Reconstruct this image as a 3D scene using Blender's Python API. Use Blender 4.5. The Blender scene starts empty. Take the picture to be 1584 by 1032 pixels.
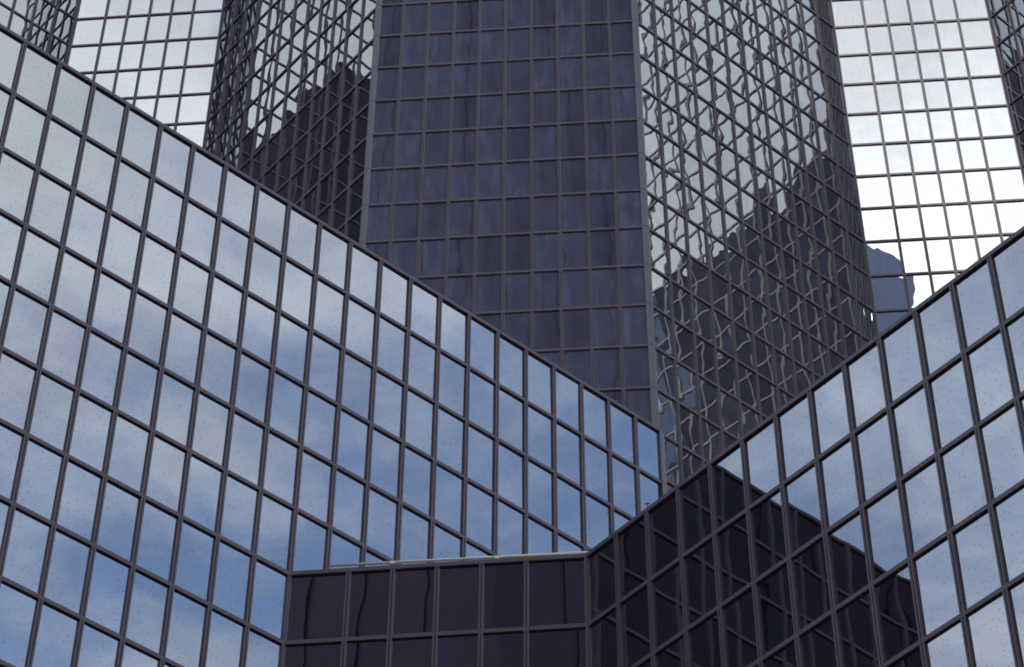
import bpy, bmesh, math, random
from mathutils import Matrix, Vector
import numpy as np

random.seed(7)
SC = bpy.context.scene
COL = SC.collection

# ------------------------------------------------------------------ units
W = 1.5                      # pane module in metres
HR = 1.97644                 # row height in modules
EYE = 1.6                    # eye height above the plaza
R2 = math.sqrt(0.5)

# ------------------------------------------------------------------ camera
PITCH, ROLL, PSI, FPX = 0.7983890, 0.0053978, 0.0821163, 3941.69
def camera_axes():
    fwd0 = Vector((-math.sin(PSI), math.cos(PSI), 0))
    r0 = Vector((math.cos(PSI), math.sin(PSI), 0))
    fwd = fwd0 * math.cos(PITCH) + Vector((0, 0, 1)) * math.sin(PITCH)
    u0 = -fwd0 * math.sin(PITCH) + Vector((0, 0, 1)) * math.cos(PITCH)
    r = r0 * math.cos(ROLL) + u0 * math.sin(ROLL)
    u = -r0 * math.sin(ROLL) + u0 * math.cos(ROLL)
    return r, u, fwd
CR, CU, CF = camera_axes()
cam_d = bpy.data.cameras.new('camera')
cam_d.sensor_fit = 'HORIZONTAL'
cam_d.sensor_width = 36.0
cam_d.lens = 36.0 * FPX / 1584.0
cam_d.clip_start = 0.1
cam_d.clip_end = 20000
cam = bpy.data.objects.new('camera', cam_d)
cam.matrix_world = Matrix(((CR.x, CU.x, -CF.x, 0), (CR.y, CU.y, -CF.y, 0), (CR.z, CU.z, -CF.z, EYE), (0, 0, 0, 1)))
COL.objects.link(cam)
SC.camera = cam

# ------------------------------------------------------------------ sky, sun, exposure
SUN = Vector((0.0960, -0.6910, 0.7164)).normalized()      # towards the sun
SUN_EL = math.asin(SUN.z)
SUN_AZ = math.atan2(SUN.x, SUN.y)
world = bpy.data.worlds.new('World')
SC.world = world
world.use_nodes = True
nt = world.node_tree
nt.nodes.clear()
def N(tree, kind, **kw):
    n = tree.nodes.new(kind)
    for k, v in kw.items():
        setattr(n, k, v)
    return n
def math_node(tree, op, a, b=None, clamp=False):
    n = N(tree, 'ShaderNodeMath', operation=op, use_clamp=clamp)
    for i, v in enumerate((a, b)):
        if v is None:
            continue
        if isinstance(v, (int, float)):
            n.inputs[i].default_value = v
        else:
            tree.links.new(v, n.inputs[i])
    return n.outputs[0]
L_ = nt.links.new
tc = N(nt, 'ShaderNodeTexCoord')
sky = N(nt, 'ShaderNodeTexSky', sky_type='NISHITA', sun_disc=False, sun_elevation=SUN_EL, sun_rotation=SUN_AZ,
        altitude=100.0, air_density=1.0, dust_density=0.4, ozone_density=2.5)
bg_sky = N(nt, 'ShaderNodeBackground')
bg_sky.inputs['Strength'].default_value = 0.15
L_(sky.outputs[0], bg_sky.inputs['Color'])
# clouds: fractal noise on a flat cloud deck above the city
sep = N(nt, 'ShaderNodeSeparateXYZ'); L_(tc.outputs['Generated'], sep.inputs[0])
zc = math_node(nt, 'MAXIMUM', math_node(nt, 'ADD', sep.outputs[2], 0.12), 0.02)
dx = math_node(nt, 'DIVIDE', sep.outputs[0], zc)
dy = math_node(nt, 'DIVIDE', sep.outputs[1], zc)
comb = N(nt, 'ShaderNodeCombineXYZ'); L_(dx, comb.inputs[0]); L_(dy, comb.inputs[1])
CLOUD_OFF = (-1.5576, 2.5933, 0.0)
mp = N(nt, 'ShaderNodeMapping'); L_(comb.outputs[0], mp.inputs[0])
mp.inputs['Location'].default_value = CLOUD_OFF
mp.inputs['Rotation'].default_value = (0, 0, 2.2199)
mp.inputs['Scale'].default_value = (1.0, 0.6694, 1.0)
nz = N(nt, 'ShaderNodeTexNoise'); L_(mp.outputs[0], nz.inputs['Vector'])
nz.inputs['Scale'].default_value = 2.4838
nz.inputs['Detail'].default_value = 9.0
nz.inputs['Roughness'].default_value = 0.58
nz.inputs['Distortion'].default_value = 0.25
ramp = N(nt, 'ShaderNodeMapRange', interpolation_type='SMOOTHSTEP')
L_(nz.outputs[0], ramp.inputs[0])
ramp.inputs[1].default_value = 0.395
ramp.inputs[2].default_value = 0.575
# brightness of cloud grows towards the sun (forward scattering)
dot = N(nt, 'ShaderNodeVectorMath', operation='DOT_PRODUCT')
L_(tc.outputs['Generated'], dot.inputs[0]); dot.inputs[1].default_value = SUN
dpos = math_node(nt, 'MAXIMUM', dot.outputs['Value'], 0.0)
g1 = math_node(nt, 'MULTIPLY', math_node(nt, 'POWER', dpos, 7.0), 0.60)
g2 = math_node(nt, 'MULTIPLY', math_node(nt, 'POWER', dpos, 400.0), 0.9)
glow = math_node(nt, 'ADD', math_node(nt, 'ADD', g1, g2), 0.80)
bg_cl = N(nt, 'ShaderNodeBackground')
# cool grey away from the sun, warmer white close to it
ccol = N(nt, 'ShaderNodeMix', data_type='RGBA')
L_(math_node(nt, 'POWER', dpos, 3.0), ccol.inputs[0])
ccol.inputs[6].default_value = (0.84, 0.90, 1.0, 1)
ccol.inputs[7].default_value = (1.0, 0.99, 0.92, 1)
L_(ccol.outputs[2], bg_cl.inputs['Color'])
# thicker parts of the cloud are greyer
nt2 = N(nt, 'ShaderNodeTexNoise'); L_(mp.outputs[0], nt2.inputs['Vector'])
nt2.inputs['Scale'].default_value = 7.5; nt2.inputs['Detail'].default_value = 5.0
thick = N(nt, 'ShaderNodeMapRange'); L_(nt2.outputs[0], thick.inputs[0])
thick.inputs[1].default_value = 0.34; thick.inputs[2].default_value = 0.66; thick.inputs[3].default_value = 0.80; thick.inputs[4].default_value = 1.14
L_(math_node(nt, 'MULTIPLY', glow, thick.outputs[0]), bg_cl.inputs['Strength'])
# thin veil everywhere, thicker round the sun
veil = math_node(nt, 'MULTIPLY', math_node(nt, 'POWER', dpos, 9.0), 0.6)
thin = math_node(nt, 'ADD', math_node(nt, 'MULTIPLY', ramp.outputs[0], 0.92), 0.08)
cover = math_node(nt, 'MAXIMUM', thin, veil, clamp=True)
mix = N(nt, 'ShaderNodeMixShader')
L_(cover, mix.inputs[0]); L_(bg_sky.outputs[0], mix.inputs[1]); L_(bg_cl.outputs[0], mix.inputs[2])
wout = N(nt, 'ShaderNodeOutputWorld'); L_(mix.outputs[0], wout.inputs[0])

sun_d = bpy.data.lights.new('sun', 'SUN')
sun_d.energy = 0.6
sun_d.angle = math.radians(0.5)
sun_d.color = (1.0, 0.94, 0.86)
sun = bpy.data.objects.new('sun', sun_d)
sun.rotation_euler = (-SUN).to_track_quat('-Z', 'Y').to_euler()
sun.location = (0, 0, 400)
COL.objects.link(sun)

SC.view_settings.view_transform = 'Standard'
SC.view_settings.look = 'None'
SC.view_settings.gamma = 1.0
SC.view_settings.exposure = 0.62
SC.view_settings.use_curve_mapping = False
SC.render.engine = 'CYCLES'
SC.cycles.max_bounces = 12
SC.cycles.glossy_bounces = 10
SC.cycles.diffuse_bounces = 3
SC.render.filter_size = 1.8
SC.cycles.filter_width = 1.8

# ------------------------------------------------------------------ materials
def glass_material(name, wave, wave_scale, refl, dust, dust_col=(0.30, 0.27, 0.36, 1), edge=0.0):
    """mirror-coated tinted float glass: slight waviness, rain-streaked dust film"""
    m = bpy.data.materials.new(name); m.use_nodes = True
    t = m.node_tree; t.nodes.clear(); l = t.links.new
    geo = N(t, 'ShaderNodeNewGeometry'); oi = N(t, 'ShaderNodeObjectInfo'); tx = N(t, 'ShaderNodeTexCoord')
    rnd = math_node(t, 'FRACT', math_node(t, 'ADD', oi.outputs['Random'], math_node(t, 'MULTIPLY', geo.outputs['Random Per Island'], 7.31)))
    off = math_node(t, 'MULTIPLY', rnd, 91.7)
    cb = N(t, 'ShaderNodeCombineXYZ')
    l(off, cb.inputs[0]); l(math_node(t, 'MULTIPLY', off, 1.7), cb.inputs[1]); l(math_node(t, 'MULTIPLY', off, 0.6), cb.inputs[2])
    va = N(t, 'ShaderNodeVectorMath', operation='ADD'); l(tx.outputs['Object'], va.inputs[0]); l(cb.outputs[0], va.inputs[1])
    n1 = N(t, 'ShaderNodeTexNoise'); l(va.outputs[0], n1.inputs['Vector'])
    n1.inputs['Scale'].default_value = wave_scale; n1.inputs['Detail'].default_value = 0.8; n1.inputs['Roughness'].default_value = 0.35
    bp = N(t, 'ShaderNodeBump'); bp.inputs['Strength'].default_value = 1.0; bp.inputs['Distance'].default_value = wave
    l(n1.outputs[0], bp.inputs['Height'])
    # pane to pane difference in coating
    val = math_node(t, 'ADD', math_node(t, 'MULTIPLY', rnd, 0.10), 0.95)
    colr = N(t, 'ShaderNodeVectorMath', operation='SCALE'); colr.inputs[0].default_value = refl; l(val, colr.inputs['Scale'])
    gl = N(t, 'ShaderNodeBsdfPrincipled')
    gl.inputs['Metallic'].default_value = 1.0
    gl.inputs['Roughness'].default_value = 0.0
    gl.inputs['Specular IOR Level'].default_value = 0.5
    l(colr.outputs[0], gl.inputs['Base Color']); l(bp.outputs[0], gl.inputs['Normal'])
    # dust film, streaked vertically
    st = N(t, 'ShaderNodeMapping'); l(va.outputs[0], st.inputs[0]); st.inputs['Scale'].default_value = (5.0, 5.0, 0.35)
    n2 = N(t, 'ShaderNodeTexNoise'); l(st.outputs[0], n2.inputs['Vector']); n2.inputs['Scale'].default_value = 1.0; n2.inputs['Detail'].default_value = 4.0
    mr = N(t, 'ShaderNodeMapRange'); l(n2.outputs[0], mr.inputs[0])
    mr.inputs[1].default_value = 0.3; mr.inputs[2].default_value = 0.75; mr.inputs[3].default_value = dust * 0.75; mr.inputs[4].default_value = dust * 1.25
    mp3 = N(t, 'ShaderNodeMapping'); l(va.outputs[0], mp3.inputs[0]); mp3.inputs['Scale'].default_value = (1.3, 1.3, 0.7)
    n3 = N(t, 'ShaderNodeTexNoise'); l(mp3.outputs[0], n3.inputs['Vector']); n3.inputs['Scale'].default_value = 1.0; n3.inputs['Detail'].default_value = 2.0
    fac = math_node(t, 'MULTIPLY', mr.outputs[0], math_node(t, 'MULTIPLY', math_node(t, 'ADD', math_node(t, 'MULTIPLY', rnd, 0.7), 0.65), math_node(t, 'ADD', math_node(t, 'MULTIPLY', n3.outputs[0], 1.4), 0.3)))
    if edge:                                   # paler band along one jamb paints in the lit mullion's blurred reflection
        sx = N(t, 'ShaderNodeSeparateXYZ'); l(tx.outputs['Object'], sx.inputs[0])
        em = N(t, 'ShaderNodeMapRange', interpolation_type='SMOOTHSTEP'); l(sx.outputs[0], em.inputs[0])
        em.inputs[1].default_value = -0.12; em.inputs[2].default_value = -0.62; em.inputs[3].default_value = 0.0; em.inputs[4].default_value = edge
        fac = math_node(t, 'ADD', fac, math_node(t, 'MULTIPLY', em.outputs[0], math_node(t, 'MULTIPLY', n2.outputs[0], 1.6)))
    # dried rain spots
    vo = N(t, 'ShaderNodeTexVoronoi', feature='F1'); l(va.outputs[0], vo.inputs['Vector']); vo.inputs['Scale'].default_value = 6.5
    sp = N(t, 'ShaderNodeMapRange'); l(vo.outputs['Distance'], sp.inputs[0])
    sp.inputs[1].default_value = 0.21; sp.inputs[2].default_value = 0.13; sp.inputs[3].default_value = 0.0; sp.inputs[4].default_value = 0.42
    df = N(t, 'ShaderNodeBsdfDiffuse'); df.inputs['Color'].default_value = dust_col
    mx = N(t, 'ShaderNodeMixShader'); l(fac, mx.inputs[0]); l(gl.outputs[0], mx.inputs[1]); l(df.outputs[0], mx.inputs[2])
    dk = N(t, 'ShaderNodeBsdfDiffuse'); dk.inputs['Color'].default_value = (0.05, 0.045, 0.05, 1)
    m2 = N(t, 'ShaderNodeMixShader'); l(sp.outputs[0], m2.inputs[0]); l(mx.outputs[0], m2.inputs[1]); l(dk.outputs[0], m2.inputs[2])
    o = N(t, 'ShaderNodeOutputMaterial'); l(m2.outputs[0], o.inputs[0])
    return m

def metal_material(name, col, rough, spec, var=0.12, scale=2.0):
    m = bpy.data.materials.new(name); m.use_nodes = True
    t = m.node_tree; l = t.links.new; b = t.nodes['Principled BSDF']
    tx = N(t, 'ShaderNodeTexCoord')
    mp = N(t, 'ShaderNodeMapping'); l(tx.outputs['Object'], mp.inputs[0]); mp.inputs['Scale'].default_value = (scale, scale, scale * 0.3)
    n = N(t, 'ShaderNodeTexNoise'); l(mp.outputs[0], n.inputs['Vector']); n.inputs['Detail'].default_value = 5.0
    mr = N(t, 'ShaderNodeMapRange'); l(n.outputs[0], mr.inputs[0]); mr.inputs[3].default_value = 1 - var; mr.inputs[4].default_value = 1 + var
    sc = N(t, 'ShaderNodeVectorMath', operation='SCALE'); sc.inputs[0].default_value = col; l(mr.outputs[0], sc.inputs['Scale'])
    l(sc.outputs[0], b.inputs['Base Color'])
    b.inputs['Roughness'].default_value = rough
    b.inputs['Specular IOR Level'].default_value = spec
    return m

TINT = (0.355, 0.380, 0.425)
GLASS = glass_material('mirror_glass', 0.0065, 0.45, TINT, 0.015)
GLASS_C = glass_material('dusty_mirror_glass', 0.0050, 0.50, TINT, 0.18, (0.315, 0.345, 0.52, 1), edge=0.09)  # dust film, plus a mullion reflection painted along one jamb
GLASS_E = glass_material('lightly_dusty_mirror_glass', 0.0065, 0.45, TINT, 0.11, (0.31, 0.35, 0.46, 1))
GLASS_D = glass_material('wavy_mirror_glass', 0.0105, 0.50, (0.470, 0.490, 0.515), 0.12, (0.31, 0.33, 0.44, 1))
GLASS_B = glass_material('slightly_wavy_mirror_glass', 0.0070, 0.40, (0.420, 0.445, 0.475), 0.05)
FRAME = metal_material('bronze_anodised_frame', (0.108, 0.082, 0.104), 0.45, 0.4)
COVER = metal_material('corner_cover_metal', (0.140, 0.140, 0.172), 0.42, 0.45)
BACK = metal_material('backing_panel', (0.02, 0.018, 0.022), 0.8, 0.2)
ROOFM = metal_material('roof_gravel', (0.22, 0.21, 0.20), 0.9, 0.2, 0.25, 6.0)
RAILM = metal_material('galvanised_rail', (0.80, 0.76, 0.70), 0.4, 0.5)
FARG = metal_material('dark_tower_glass', (0.060, 0.031, 0.066), 0.55, 0.25, 0.25, 0.05)
PLAZA = metal_material('plaza_paving', (0.055, 0.052, 0.054), 0.85, 0.3, 0.2, 0.3)

# ------------------------------------------------------------------ mesh helpers
def tag(o, label=None, cat=None, kind=None, group=None):
    if label: o['label'] = label
    if cat: o['category'] = cat
    if kind: o['kind'] = kind
    if group: o['group'] = group
    return o
def link(name, me, parent=None, mat=None):
    o = bpy.data.objects.new(name, me)
    COL.objects.link(o)
    if mat and me is not None and not me.materials:
        me.materials.append(mat)
    if parent: o.parent = parent
    return o
def prism(me_name, poly, z0, z1):
    """closed prism over a counter-clockwise 2D outline"""
    n = len(poly)
    v = [(x, y, z0) for x, y in poly] + [(x, y, z1) for x, y in poly]
    f = [tuple(range(n - 1, -1, -1)), tuple(range(n, 2 * n))]
    f += [(i, (i + 1) % n, n + (i + 1) % n, n + i) for i in range(n)]
    me = bpy.data.meshes.new(me_name); me.from_pydata(v, [], f); me.update()
    return me
def box_data(x0, x1, y0, y1, z0, z1):
    v = [(x0, y0, z0), (x1, y0, z0), (x1, y1, z0), (x0, y1, z0), (x0, y0, z1), (x1, y0, z1), (x1, y1, z1), (x0, y1, z1)]
    f = [(3, 2, 1, 0), (4, 5, 6, 7), (0, 1, 5, 4), (1, 2, 6, 5), (2, 3, 7, 6), (3, 0, 4, 7)]
    return v, f
def box_mesh(name, *a):
    v, f = box_data(*a)
    me = bpy.data.meshes.new(name); me.from_pydata(v, [], f); me.update()
    return me
def joined(name, items):
    V, F = [], []
    for v, f in items:
        k = len(V); V += v; F += [tuple(i + k for i in q) for q in f]
    me = bpy.data.meshes.new(name); me.from_pydata(V, [], F); me.update()
    return me
def empty(name, loc):
    o = bpy.data.objects.new(name, None); o.location = loc; o.empty_display_size = 2; COL.objects.link(o)
    return o

# ------------------------------------------------------------------ the plan, in modules, camera at the origin
GZ = -EYE / W                                             # ground level
def P(x, y): return np.array([x, y], float)
A0 = P(-14.9300, 36.9914); ZA = 49.1009                   # mullion 0 and coping of the tall wing
G0 = P(-1.8539, 43.2313);  ZG = ZA - 6 * HR               # corner and coping of the low block
C0 = P(-10.2498, 59.9804); ZC = 80.5949                   # left edge of the tower's front, row line 0
ZT = ZC + 40 * HR                                         # top of the tower
DA, DG, DX = P(R2, R2), P(-R2, R2), P(1, 0)
EL, KD = 6.713, 12.1
C1 = C0 + 10 * DX
D1 = C1 + KD * DA
E1 = D1 + EL * DX
H1 = E1 + KD * P(R2, -R2)
B1 = C0 + KD * DG
P1 = B1 - EL * DX
L1 = P1 - KD * DA
AN = A0 - 4 * DA; AF = A0 + 21 * DA; AK = A0 + 9 * DA
GN = G0 + 26 * P(R2, -R2)

def even(n, pad0=0.0, pad1=0.0): return [pad0 + i for i in range(n + 1)]
ENDS = (EL - 4) / 2
STOPS6 = [0, ENDS, ENDS + 1, ENDS + 2, ENDS + 3, ENDS + 4, EL]
STOPS12 = [0.05 + i for i in range(13)]

# ------------------------------------------------------------------ which panes the photograph shows
WALLS = []
def add_wall(p, q, z0, z1): WALLS.append((p, q, z0, z1))
add_wall(C0, C1, GZ, ZT); add_wall(C1, D1, GZ, ZT); add_wall(D1, E1, GZ, ZT); add_wall(E1, H1, GZ, ZT)
add_wall(B1, C0, GZ, ZT); add_wall(P1, B1, GZ, ZT); add_wall(L1, P1, GZ, ZT)
add_wall(AN, AF, GZ, ZA); add_wall(AK, G0, GZ, ZG); add_wall(G0, GN, GZ, ZG)
def seen_size(corners):
    """pixels of the photograph that a pane fills; 0 if outside the frame or behind another wall"""
    px = []
    for c in corners:
        v = Vector(c); d = v.dot(CF)
        if d <= 0: return 0.0
        px.append((792 + FPX * v.dot(CR) / d, 516 - FPX * v.dot(CU) / d))
    if max(p[0] for p in px) < 2 or min(p[0] for p in px) > 1582 or max(p[1] for p in px) < 2 or min(p[1] for p in px) > 1030: return 0.0
    area = 0.5 * abs(sum(px[i][0] * px[(i + 1) % 4][1] - px[(i + 1) % 4][0] * px[i][1] for i in range(4)))
    hit = 0; tot = 0
    c = [np.array(q) for q in corners]
    for a in (0.1, 0.5, 0.9):
        for b in (0.1, 0.5, 0.9):
            tot += 1
            q = (c[0] * (1 - a) + c[1] * a) * (1 - b) + (c[3] * (1 - a) + c[2] * a) * b
            v = Vector(q); d = v.dot(CF)
            x, y = 792 + FPX * v.dot(CR) / d, 516 - FPX * v.dot(CU) / d
            if not (0 <= x <= 1584 and 0 <= y <= 1032): continue
            ok = True
            for w0, w1, z0, z1 in WALLS:
                e = w1 - w0
                det = -q[0] * e[1] + e[0] * q[1]
                if abs(det) < 1e-9: continue
                t = (-w0[0] * e[1] + e[0] * w0[1]) / det
                u = (q[0] * w0[1] - q[1] * w0[0]) / det
                if 1e-4 < t < 0.996 and 0 <= u <= 1 and z0 <= t * q[2] <= z1:
                    ok = False; break
            hit += ok
    return area * hit / tot

# ------------------------------------------------------------------ curtain wall builder
MW, MD = 0.112, 0.056        # mullion width, depth (modules)
TH, TD = 0.106, 0.052        # transom height, depth
PANE_T = 0.016
MESH_CACHE = {}
def cached(key, make):
    if key not in MESH_CACHE: MESH_CACHE[key] = make()
    return MESH_CACHE[key]

def mullion_mesh(z0, z1, half=False):
    # two ribs with a groove between them; local x along the wall, -y outwards
    w, d, g, gd = MW / 2 * W, MD * W, 0.022 * W, 0.036 * W
    poly = [(-w, 0.01), (-w, -d), (-g / 2, -d), (-g / 2, -d + gd), (g / 2, -d + gd), (g / 2, -d), (w, -d), (w, 0.01)]
    return prism('mullion', poly, z0 * W, z1 * W)

class Facade:
    """one flat curtain wall between plan points p and q, outside on the right of p->q seen from above is -normal"""
    def __init__(self, thing, base, p, q, label, glass, stops, rows, zref, z0, z1, coping=False, rows_above=True):
        self.thing, self.p, self.q = thing, p, q
        self.len = float(np.hypot(*(q - p)))
        d = (q - p) / self.len
        self.ang = math.atan2(d[1], d[0])
        self.z0, self.z1, self.zref = z0, z1, zref
        self.stops, self.glass, self.coping = stops, glass, coping
        # the wall behind the glass
        me = box_mesh('facade', 0, self.len * W, 0.03 * W + 0.02, 0.22 * W, z0 * W, (z1 - 0.03) * W)
        self.obj = link('facade', me, base, BACK)
        self.obj.location = (p[0] * W - base.location.x, p[1] * W - base.location.y, EYE - base.location.z)
        self.obj.rotation_euler = (0, 0, self.ang)
        if label: self.obj['label'] = label
        self.rows = rows                       # list of row line heights, top first
    def pane_list(self, skip=None):
        out = []
        c, s = math.cos(self.ang), math.sin(self.ang)
        for i in range(len(self.stops) - 1):
            a, b = self.stops[i], self.stops[i + 1]
            for j in range(len(self.rows) - 1):
                t, u = self.rows[j], self.rows[j + 1]
                if skip and skip(i, j): continue
                cs = [(self.p[0] + c * k, self.p[1] + s * k, z) for k, z in ((a, u), (b, u), (b, t), (a, t))]
                out.append([seen_size(cs), self, a, b, u, t])
        return out
    def pane_object(self, a, b, u, t):
        w, h = (b - a), (t - u)
        key = ('pane', round(w, 3), round(h, 3), self.glass.name)
        def mk():
            me = box_mesh('pane', -w / 2 * W, w / 2 * W, 0, PANE_T * W, -h / 2 * W, h / 2 * W)
            me.materials.append(self.glass); return me
        o = link('pane', cached(key, mk), self.obj)
        o.location = ((a + b) / 2 * W, 0.0, (u + t) / 2 * W)
        o.rotation_euler = (random.gauss(0, TILT), 0, random.gauss(0, TILT))
        return o
    def pane_data(self, a, b, u, t, org):
        """box of a pane in the thing's own space"""
        v, f = box_data(-(b - a) / 2 * W, (b - a) / 2 * W, 0, PANE_T * W, -(t - u) / 2 * W, (t - u) / 2 * W)
        m = Matrix.Translation((self.p[0] * W - org[0], self.p[1] * W - org[1], EYE - org[2])) @ Matrix.Rotation(self.ang, 4, 'Z') \
            @ Matrix.Translation(((a + b) / 2 * W, 0, (u + t) / 2 * W)) @ Matrix.Rotation(random.gauss(0, TILT), 4, 'Z') @ Matrix.Rotation(random.gauss(0, TILT), 4, 'X')
        return [tuple(m @ Vector(q)) for q in v], f
    def mullions(self, idx=None, z0=None, z1=None, inset0=True, inset1=True):
        z0 = self.z0 if z0 is None else z0
        z1 = self.z1 if z1 is None else z1
        for i, s in enumerate(self.stops):
            if idx is not None and i not in idx: continue
            o = link('mullion', cached(('mul', round(z0, 3), round(z1, 3)), lambda: mullion_mesh(z0, z1)), self.obj, FRAME)
            o.location = (s * W, 0, 0)
    def transoms(self, visible, org, field):
        key = ('tr', round(self.len, 3), round(self.stops[0], 3), round(self.stops[-1], 3))
        x0, x1 = self.stops[0] * W, self.stops[-1] * W
        for k, z in enumerate(self.rows):
            if k == 0 and self.coping: continue
            if visible[0] <= z <= visible[1]:
                o = link('transom', cached(key, lambda: box_mesh('transom', x0, x1, -TD * W, 0.01, -TH / 2 * W, TH / 2 * W)), self.obj, FRAME)
                o.location = (0, 0, z * W)
            else:
                v, f = box_data(x0, x1, -TD * W, 0.01, (z - TH / 2) * W, (z + TH / 2) * W)
                m = Matrix.Translation((self.p[0] * W - org[0], self.p[1] * W - org[1], EYE - org[2])) @ Matrix.Rotation(self.ang, 4, 'Z')
                field.append(([tuple(m @ Vector(q)) for q in v], f))
TILT = 0.0021

def finish_panes(base, facs_panes, most):
    """the panes that show largest become objects, the rest one field of panes"""
    org = base.location
    lst = sorted(facs_panes, key=lambda r: -r[0])
    field = {}
    n = 0
    for r in lst:
        if r[0] > 30 and n < most:
            r[1].pane_object(*r[2:]); n += 1
        else:
            field.setdefault(r[1].glass.name, []).append(r[1].pane_data(*r[2:], org))
    V, F, M, mats = [], [], [], []
    for gname, items in field.items():
        mats.append(bpy.data.materials[gname])
        for v, f in items:
            k = len(V); V += v; F += [tuple(i + k for i in q) for q in f]; M += [len(mats) - 1] * len(f)
    me = bpy.data.meshes.new('pane_field'); me.from_pydata(V, [], F)
    for m in mats: me.materials.append(m)
    me.polygons.foreach_set('material_index', M); me.update()
    o = link('pane_field', me, base); o['kind'] = 'stuff'
    return n
def finish_field(base, name, items, mat):
    if not items: return
    o = link(name, joined(name, items), base, mat); o['kind'] = 'stuff'

# ------------------------------------------------------------------ ground
plaza = link('plaza', box_mesh('plaza', -3000, 3000, -3000, 3000, -0.5, 0.0), None, PLAZA)
tag(plaza, 'pale paved plaza stretching around the buildings', 'ground', 'structure')

# ------------------------------------------------------------------ tower
tower = empty('glass_tower', (C0[0] * W, C0[1] * W, 0))
tag(tower, 'tall dark mirror glass tower with saw-tooth sides rising behind the two lower wings', 'tower')
def tower_rows():
    r = []; k = 40
    while ZC + k * HR > GZ + 0.5: r.append(ZC + k * HR); k -= 1
    return r
TR = tower_rows()
panes, tfield = [], []
def tfac(p, q, label, glass, stops):
    f = Facade(tower, tower, p, q, label, glass, stops, TR, ZC, GZ, ZT)
    panes.extend(f.pane_list()); f.mullions(); f.transoms((52, 112), tower.location, tfield)
    return f
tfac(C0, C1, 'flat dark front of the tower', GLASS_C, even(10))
tfac(C1, D1, 'receding side with wavy reflections, right of the dark front', GLASS_D, STOPS12)
tfac(D1, E1, 'bright notch face on the right', GLASS_E, STOPS6)
tfac(E1, H1, 'dark side at the right picture edge', GLASS_B, STOPS12)
tfac(B1, C0, 'receding side left of the dark front', GLASS_B, STOPS12)
tfac(P1, B1, 'bright notch face on the left', GLASS, STOPS6)
tfac(L1, P1, 'side at the top left picture corner', GLASS, STOPS12)
finish_panes(tower, panes, 300)
finish_field(tower, 'transom_field', tfield, FRAME)
# the body behind the glass and its roof
back = [L1, P1, B1, C0, C1, D1, E1, H1, H1 + 22 * DA, H1 + 22 * DA + 20 * DG, L1 + 22 * DG + 20 * DA, L1 + 22 * DG]
core = [tuple((b - C0) * W) for b in back]
o = link('roof', prism('roof', core, (ZT - 0.4) * W + EYE, (ZT - 0.1) * W + EYE), tower, ROOFM)
BK = [H1, H1 + 22 * DA, H1 + 22 * DA + 20 * DG, L1 + 22 * DG + 20 * DA, L1 + 22 * DG, L1]
for i in range(5):
    a, b = BK[i], BK[i + 1]
    d = (b - a); ln = float(np.hypot(*d))
    o = link('rear_wall', box_mesh('rear_wall', 0, ln * W, 0, 0.3 * W, GZ * W + EYE, (ZT - 0.05) * W + EYE), tower, FARG)
    o.location = ((a[0] - C0[0]) * W, (a[1] - C0[1]) * W, 0); o.rotation_euler = (0, 0, math.atan2(d[1], d[0]))

# corner covers: one folded metal cover per storey, with an open joint between them
def corner_cover(base, pt, a_dir, b_dir, nrm, rows, wide=0.115, out=0.07):
    """pt corner; a_dir, b_dir plan directions away from the corner along both walls"""
    na = P(a_dir[1], -a_dir[0]); nb = P(-b_dir[1], b_dir[0])
    if na @ nrm < 0: na = -na
    if nb @ nrm < 0: nb = -nb
    # outer fold point: intersection of the two offset lines
    k = out / (1 + na @ nb)
    fold = (na + nb) * k
    poly = [a_dir * wide - na * 0.02, a_dir * wide + na * out, fold, b_dir * wide + nb * out, b_dir * wide - nb * 0.02]
    ar = sum(poly[i][0] * poly[(i + 1) % 5][1] - poly[(i + 1) % 5][0] * poly[i][1] for i in range(5))
    if ar < 0: poly = poly[::-1]
    key = ('cover', round(float(a_dir[0]), 2), round(float(b_dir[0]), 2), round(rows[0] - rows[1], 3))
    h = (rows[0] - rows[1]) * W
    me = cached(key, lambda: prism('corner_cover', [tuple(q * W) for q in poly], 0.045, h - 0.045))
    core_me = prism('corner_post', [tuple(q * W * 0.93) for q in poly], rows[-1] * W, rows[0] * W)
    c = link('corner_post', core_me, base, FRAME)
    c.location = (pt[0] * W - base.location.x, pt[1] * W - base.location.y, EYE - base.location.z)
    for j in range(len(rows) - 1):
        o = link('cover', me, c, COVER)
        o.location = (0, 0, rows[j + 1] * W)
VR = [z for z in TR if 50 < z < 114]
front = P(0, -1)
corner_cover(tower, C0, DX, DG, front + P(-0.3, 0), VR)
corner_cover(tower, C1, -DX, DA, front + P(0.3, 0), VR)

# ------------------------------------------------------------------ tall wing on the left
wing = empty('tall_glass_wing', (AN[0] * W, AN[1] * W, 0))
tag(wing, 'tall blue-reflecting mirror glass wing filling the left side, coping sloping down to the right', 'building wing')
def rows_down(ztop, zmin):
    r = []; z = ztop
    while z > zmin: r.append(z); z -= HR
    return r
AR = rows_down(ZA, GZ + 0.4)
panes, tfield = [], []
fa = Facade(wing, wing, AN, AF, 'large sky-reflecting face', GLASS, even(25), AR, ZA, GZ, ZA, coping=True)
panes.extend(fa.pane_list(skip=lambda i, j: i >= 13 and j >= 7))
fa.mullions(idx=range(0, 14)); fa.mullions(idx=range(14, 26), z0=ZG - 2.2)
fa.transoms((ZA - 14 * HR, ZA), wing.location, tfield)
finish_panes(wing, panes, 300)
cop = link('coping', box_mesh('coping', -0.05 * W, (25 + 0.06) * W, -0.062 * W, 0.5 * W, (ZA - 0.05) * W, (ZA + 0.065) * W), wing, FRAME)
cop.location = (0, 0, EYE); cop.rotation_euler = (0, 0, fa.ang)
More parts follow.
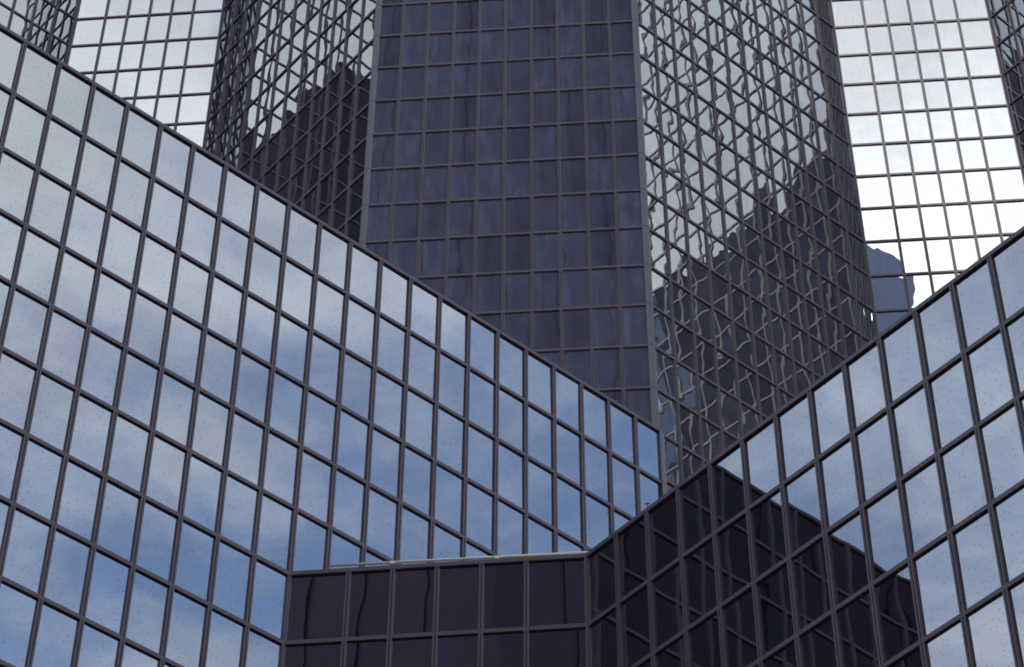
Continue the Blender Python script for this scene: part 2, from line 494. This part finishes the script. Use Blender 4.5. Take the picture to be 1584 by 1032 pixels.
# the far end and the near end of the wing
corner_cover(wing, AF, -DA, DG, P(1, 0), [z for z in AR if z > ZG - 2.5], wide=0.10, out=0.07)
fe = Facade(wing, wing, AF, AF + 10 * DG, None, GLASS, even(10), AR, ZA, GZ, ZA, coping=True)
fe.mullions(); fe.transoms((1e3, 1e4), wing.location, tfield)
fn = Facade(wing, wing, AN + 10 * DG, AN, None, GLASS, even(10), AR, ZA, GZ, ZA, coping=True)
fn.mullions(); fn.transoms((1e3, 1e4), wing.location, tfield)
ends = fe.pane_list() + fn.pane_list()
finish_field(wing, 'end_pane_field', [r[1].pane_data(*r[2:], wing.location) for r in ends], GLASS)
finish_field(wing, 'transom_field', tfield, FRAME)
rf = [tuple((q - AN) * W) for q in (AN + 0.3 * P(0, 1), AF + 0.3 * P(-1, 0), AF + 9.8 * DG - 0.2 * DA, AN + 9.8 * DG + 0.2 * DA)]
o = link('roof', prism('roof', rf, (ZA - 0.5) * W + EYE, (ZA - 0.2) * W + EYE), wing, ROOFM)

# ------------------------------------------------------------------ low block: chamfered front and right-hand face
block = empty('low_glass_block', (G0[0] * W, G0[1] * W, 0))
tag(block, 'lower mirror glass block at bottom right with a short dark chamfered front', 'building wing')
GR = rows_down(ZG, GZ + 0.4)
panes, tfield = [], []
ff = Facade(block, block, AK, G0, 'short dark chamfer face', GLASS, STOPS6, GR, ZG, GZ, ZG, coping=True)
panes.extend(ff.pane_list()); ff.mullions(); ff.transoms((ZG - 6 * HR, ZG), block.location, tfield)
fg = Facade(block, block, G0, GN, 'long right-hand face mirroring grey sky and the dark wing', GLASS, even(26), GR, ZG, GZ, ZG, coping=True)
panes.extend(fg.pane_list()); fg.mullions(); fg.transoms((ZG - 9 * HR, ZG), block.location, tfield)
finish_panes(block, panes, 300)
finish_field(block, 'transom_field', tfield, FRAME)
for f, ln in ((ff, EL), (fg, 26)):
    c = link('coping', box_mesh('coping', 0.0, ln * W, -0.062 * W, 0.4 * W, (ZG - 0.05) * W, (ZG + 0.06) * W), block, FRAME)
    c.location = f.obj.location; c.rotation_euler = (0, 0, f.ang)
rf = [AK + 0.3 * P(0, 1), G0 + 0.35 * P(0, 1), GN + 0.35 * P(1, 1) * R2, GN + 7 * P(R2, R2), G0 + 7 * P(R2, R2) * 1.0, AK + P(9.3, 9.0)]
rf = [tuple((q - G0) * W) for q in rf]
o = link('roof', prism('roof', rf, (ZG - 0.5) * W + EYE, (ZG - 0.2) * W + EYE), block, ROOFM)

# ------------------------------------------------------------------ rail on the chamfer roof
def tube(name, a, b, r, n=10):
    a, b = Vector(a), Vector(b); d = (b - a)
    q = d.to_track_quat('Z', 'Y')
    v, f = [], []
    for k in (0, d.length):
        for i in range(n):
            t = 2 * math.pi * i / n
            v.append(tuple(a + q @ Vector((r * math.cos(t), r * math.sin(t), k))))
    f = [tuple(range(n - 1, -1, -1)), tuple(range(n, 2 * n))] + [(i, (i + 1) % n, n + (i + 1) % n, n + i) for i in range(n)]
    me = bpy.data.meshes.new(name); me.from_pydata(v, [], f); me.update()
    for p in me.polygons: p.use_smooth = len(p.vertices) == 4
    return me
RY = G0[1] + 0.35
rail = empty('roof_rail', (-7.69 * W, RY * W, (ZG - 0.2) * W + EYE))
tag(rail, 'thin pale pipe rail running along the roof edge of the short dark front', 'rail')
zr = (0.2 + 0.415) * W
link('pipe', tube('pipe', (0, 0, zr), (5.95 * W, 0, zr + 0.02 * W), 0.034 * W), rail, RAILM)
for k in (0.05, 1.42, 2.65, 3.8, 5.2):
    po = link('post', tube('post', (k * W, 0.05 * W, 0), (k * W, 0.05 * W, zr - 0.01), 0.018 * W, 8), rail, RAILM)
    if k not in (1.42, 3.8): continue
    b = link('clamp', box_mesh('clamp', (k - 0.05) * W, (k + 0.05) * W, -0.035 * W, 0.09 * W, zr - 0.05 * W, zr + 0.03 * W), po, RAILM)
rod = empty('lightning_rod', ((G0[0] + 2 * R2) * W, (G0[1] - 2 * R2) * W, (ZG + 0.06) * W + EYE))
tag(rod, 'tiny dark rod standing on the coping of the low block', 'rod')
link('shaft', tube('shaft', (0, 0.1, 0), (0, 0.1, 0.42), 0.022, 6), rod, FRAME)
link('tip', tube('tip', (-0.08, 0.1, 0.36), (0.08, 0.1, 0.36), 0.028, 6), rod, FRAME)

# ------------------------------------------------------------------ sister tower across the street, behind the camera, seen only in the glass
K0 = P(-12, -20); ZK = 210.6
sis = empty('sister_tower', (K0[0] * W, K0[1] * W, 0))
tag(sis, 'dark backlit tower across the street, seen only as a reflection in the glass', 'tower')
KR, KL = 48.0, 48.0
for d, ln, sgn in ((P(R2, -R2), KR, 1), (P(-R2, -R2), KL, -1)):
    ang = math.atan2(d[1], d[0])
    wobj = link('facade', box_mesh('facade', (W if sgn > 0 else 0), ln * W, min(0, -sgn * 1.0 * W), max(0, -sgn * 1.0 * W), 0, ZK * W + EYE), sis, FARG)
    wobj.rotation_euler = (0, 0, ang)
    me = box_mesh('pier', -0.3 * W, 0.3 * W, -0.12 * W, 0.12 * W, 0, ZK * W + EYE - 0.5)
    for k in range(1, int(ln / 6)):
        o = link('pier', me, wobj, FARG)
        o.location = (k * 6.0 * W, 0, 0)
kp = [P(0, 0), P(R2, -R2) * KR, P(R2, -R2) * KR + P(-R2, -R2) * KL, P(-R2, -R2) * KL]
o = link('roof', prism('roof', [tuple(q * W) for q in (kp[0] - P(0, 1.5), kp[3] + P(1.5, 0), kp[2] + P(0, 1.5), kp[1] - P(1.5, 0))], ZK * W + EYE - 1.6, ZK * W + EYE - 0.6), sis, ROOFM)
for a, b in ((kp[1], kp[2]), (kp[2], kp[3])):
    d = b - a; ln = float(np.hypot(*d))
    o = link('rear_wall', box_mesh('rear_wall', 0, ln * W, -1.0 * W, 0.0, 0, ZK * W + EYE), sis, FARG)
    o.location = (a[0] * W, a[1] * W, 0); o.rotation_euler = (0, 0, math.atan2(d[1], d[0]))

# ------------------------------------------------------------------ paler neighbour of the sister tower, seen only in the glass
PALE = metal_material('pale_blue_cladding', (0.36, 0.41, 0.54), 0.5, 0.4, 0.25, 0.12)
nb0 = K0 + P(R2, -R2) * 48.3
nbr = empty('pale_tower', (nb0[0] * W, nb0[1] * W, 0))
tag(nbr, 'pale blue-grey stepped tower across the street, mirrored at the foot of the right-hand bright face', 'tower')
ang = math.atan2(-R2, R2)
for nm, x0, x1, top in (('stepped_wing', 0.0, 3.4, 208.6), ('main_shaft', 3.42, 10.0, 209.6), ('stepped_wing', 10.02, 12.4, 205.0)):
    o = link(nm, box_mesh(nm, x0 * W, x1 * W, -14 * W, 0, 0, top * W + EYE), nbr, PALE)
    o.rotation_euler = (0, 0, ang)
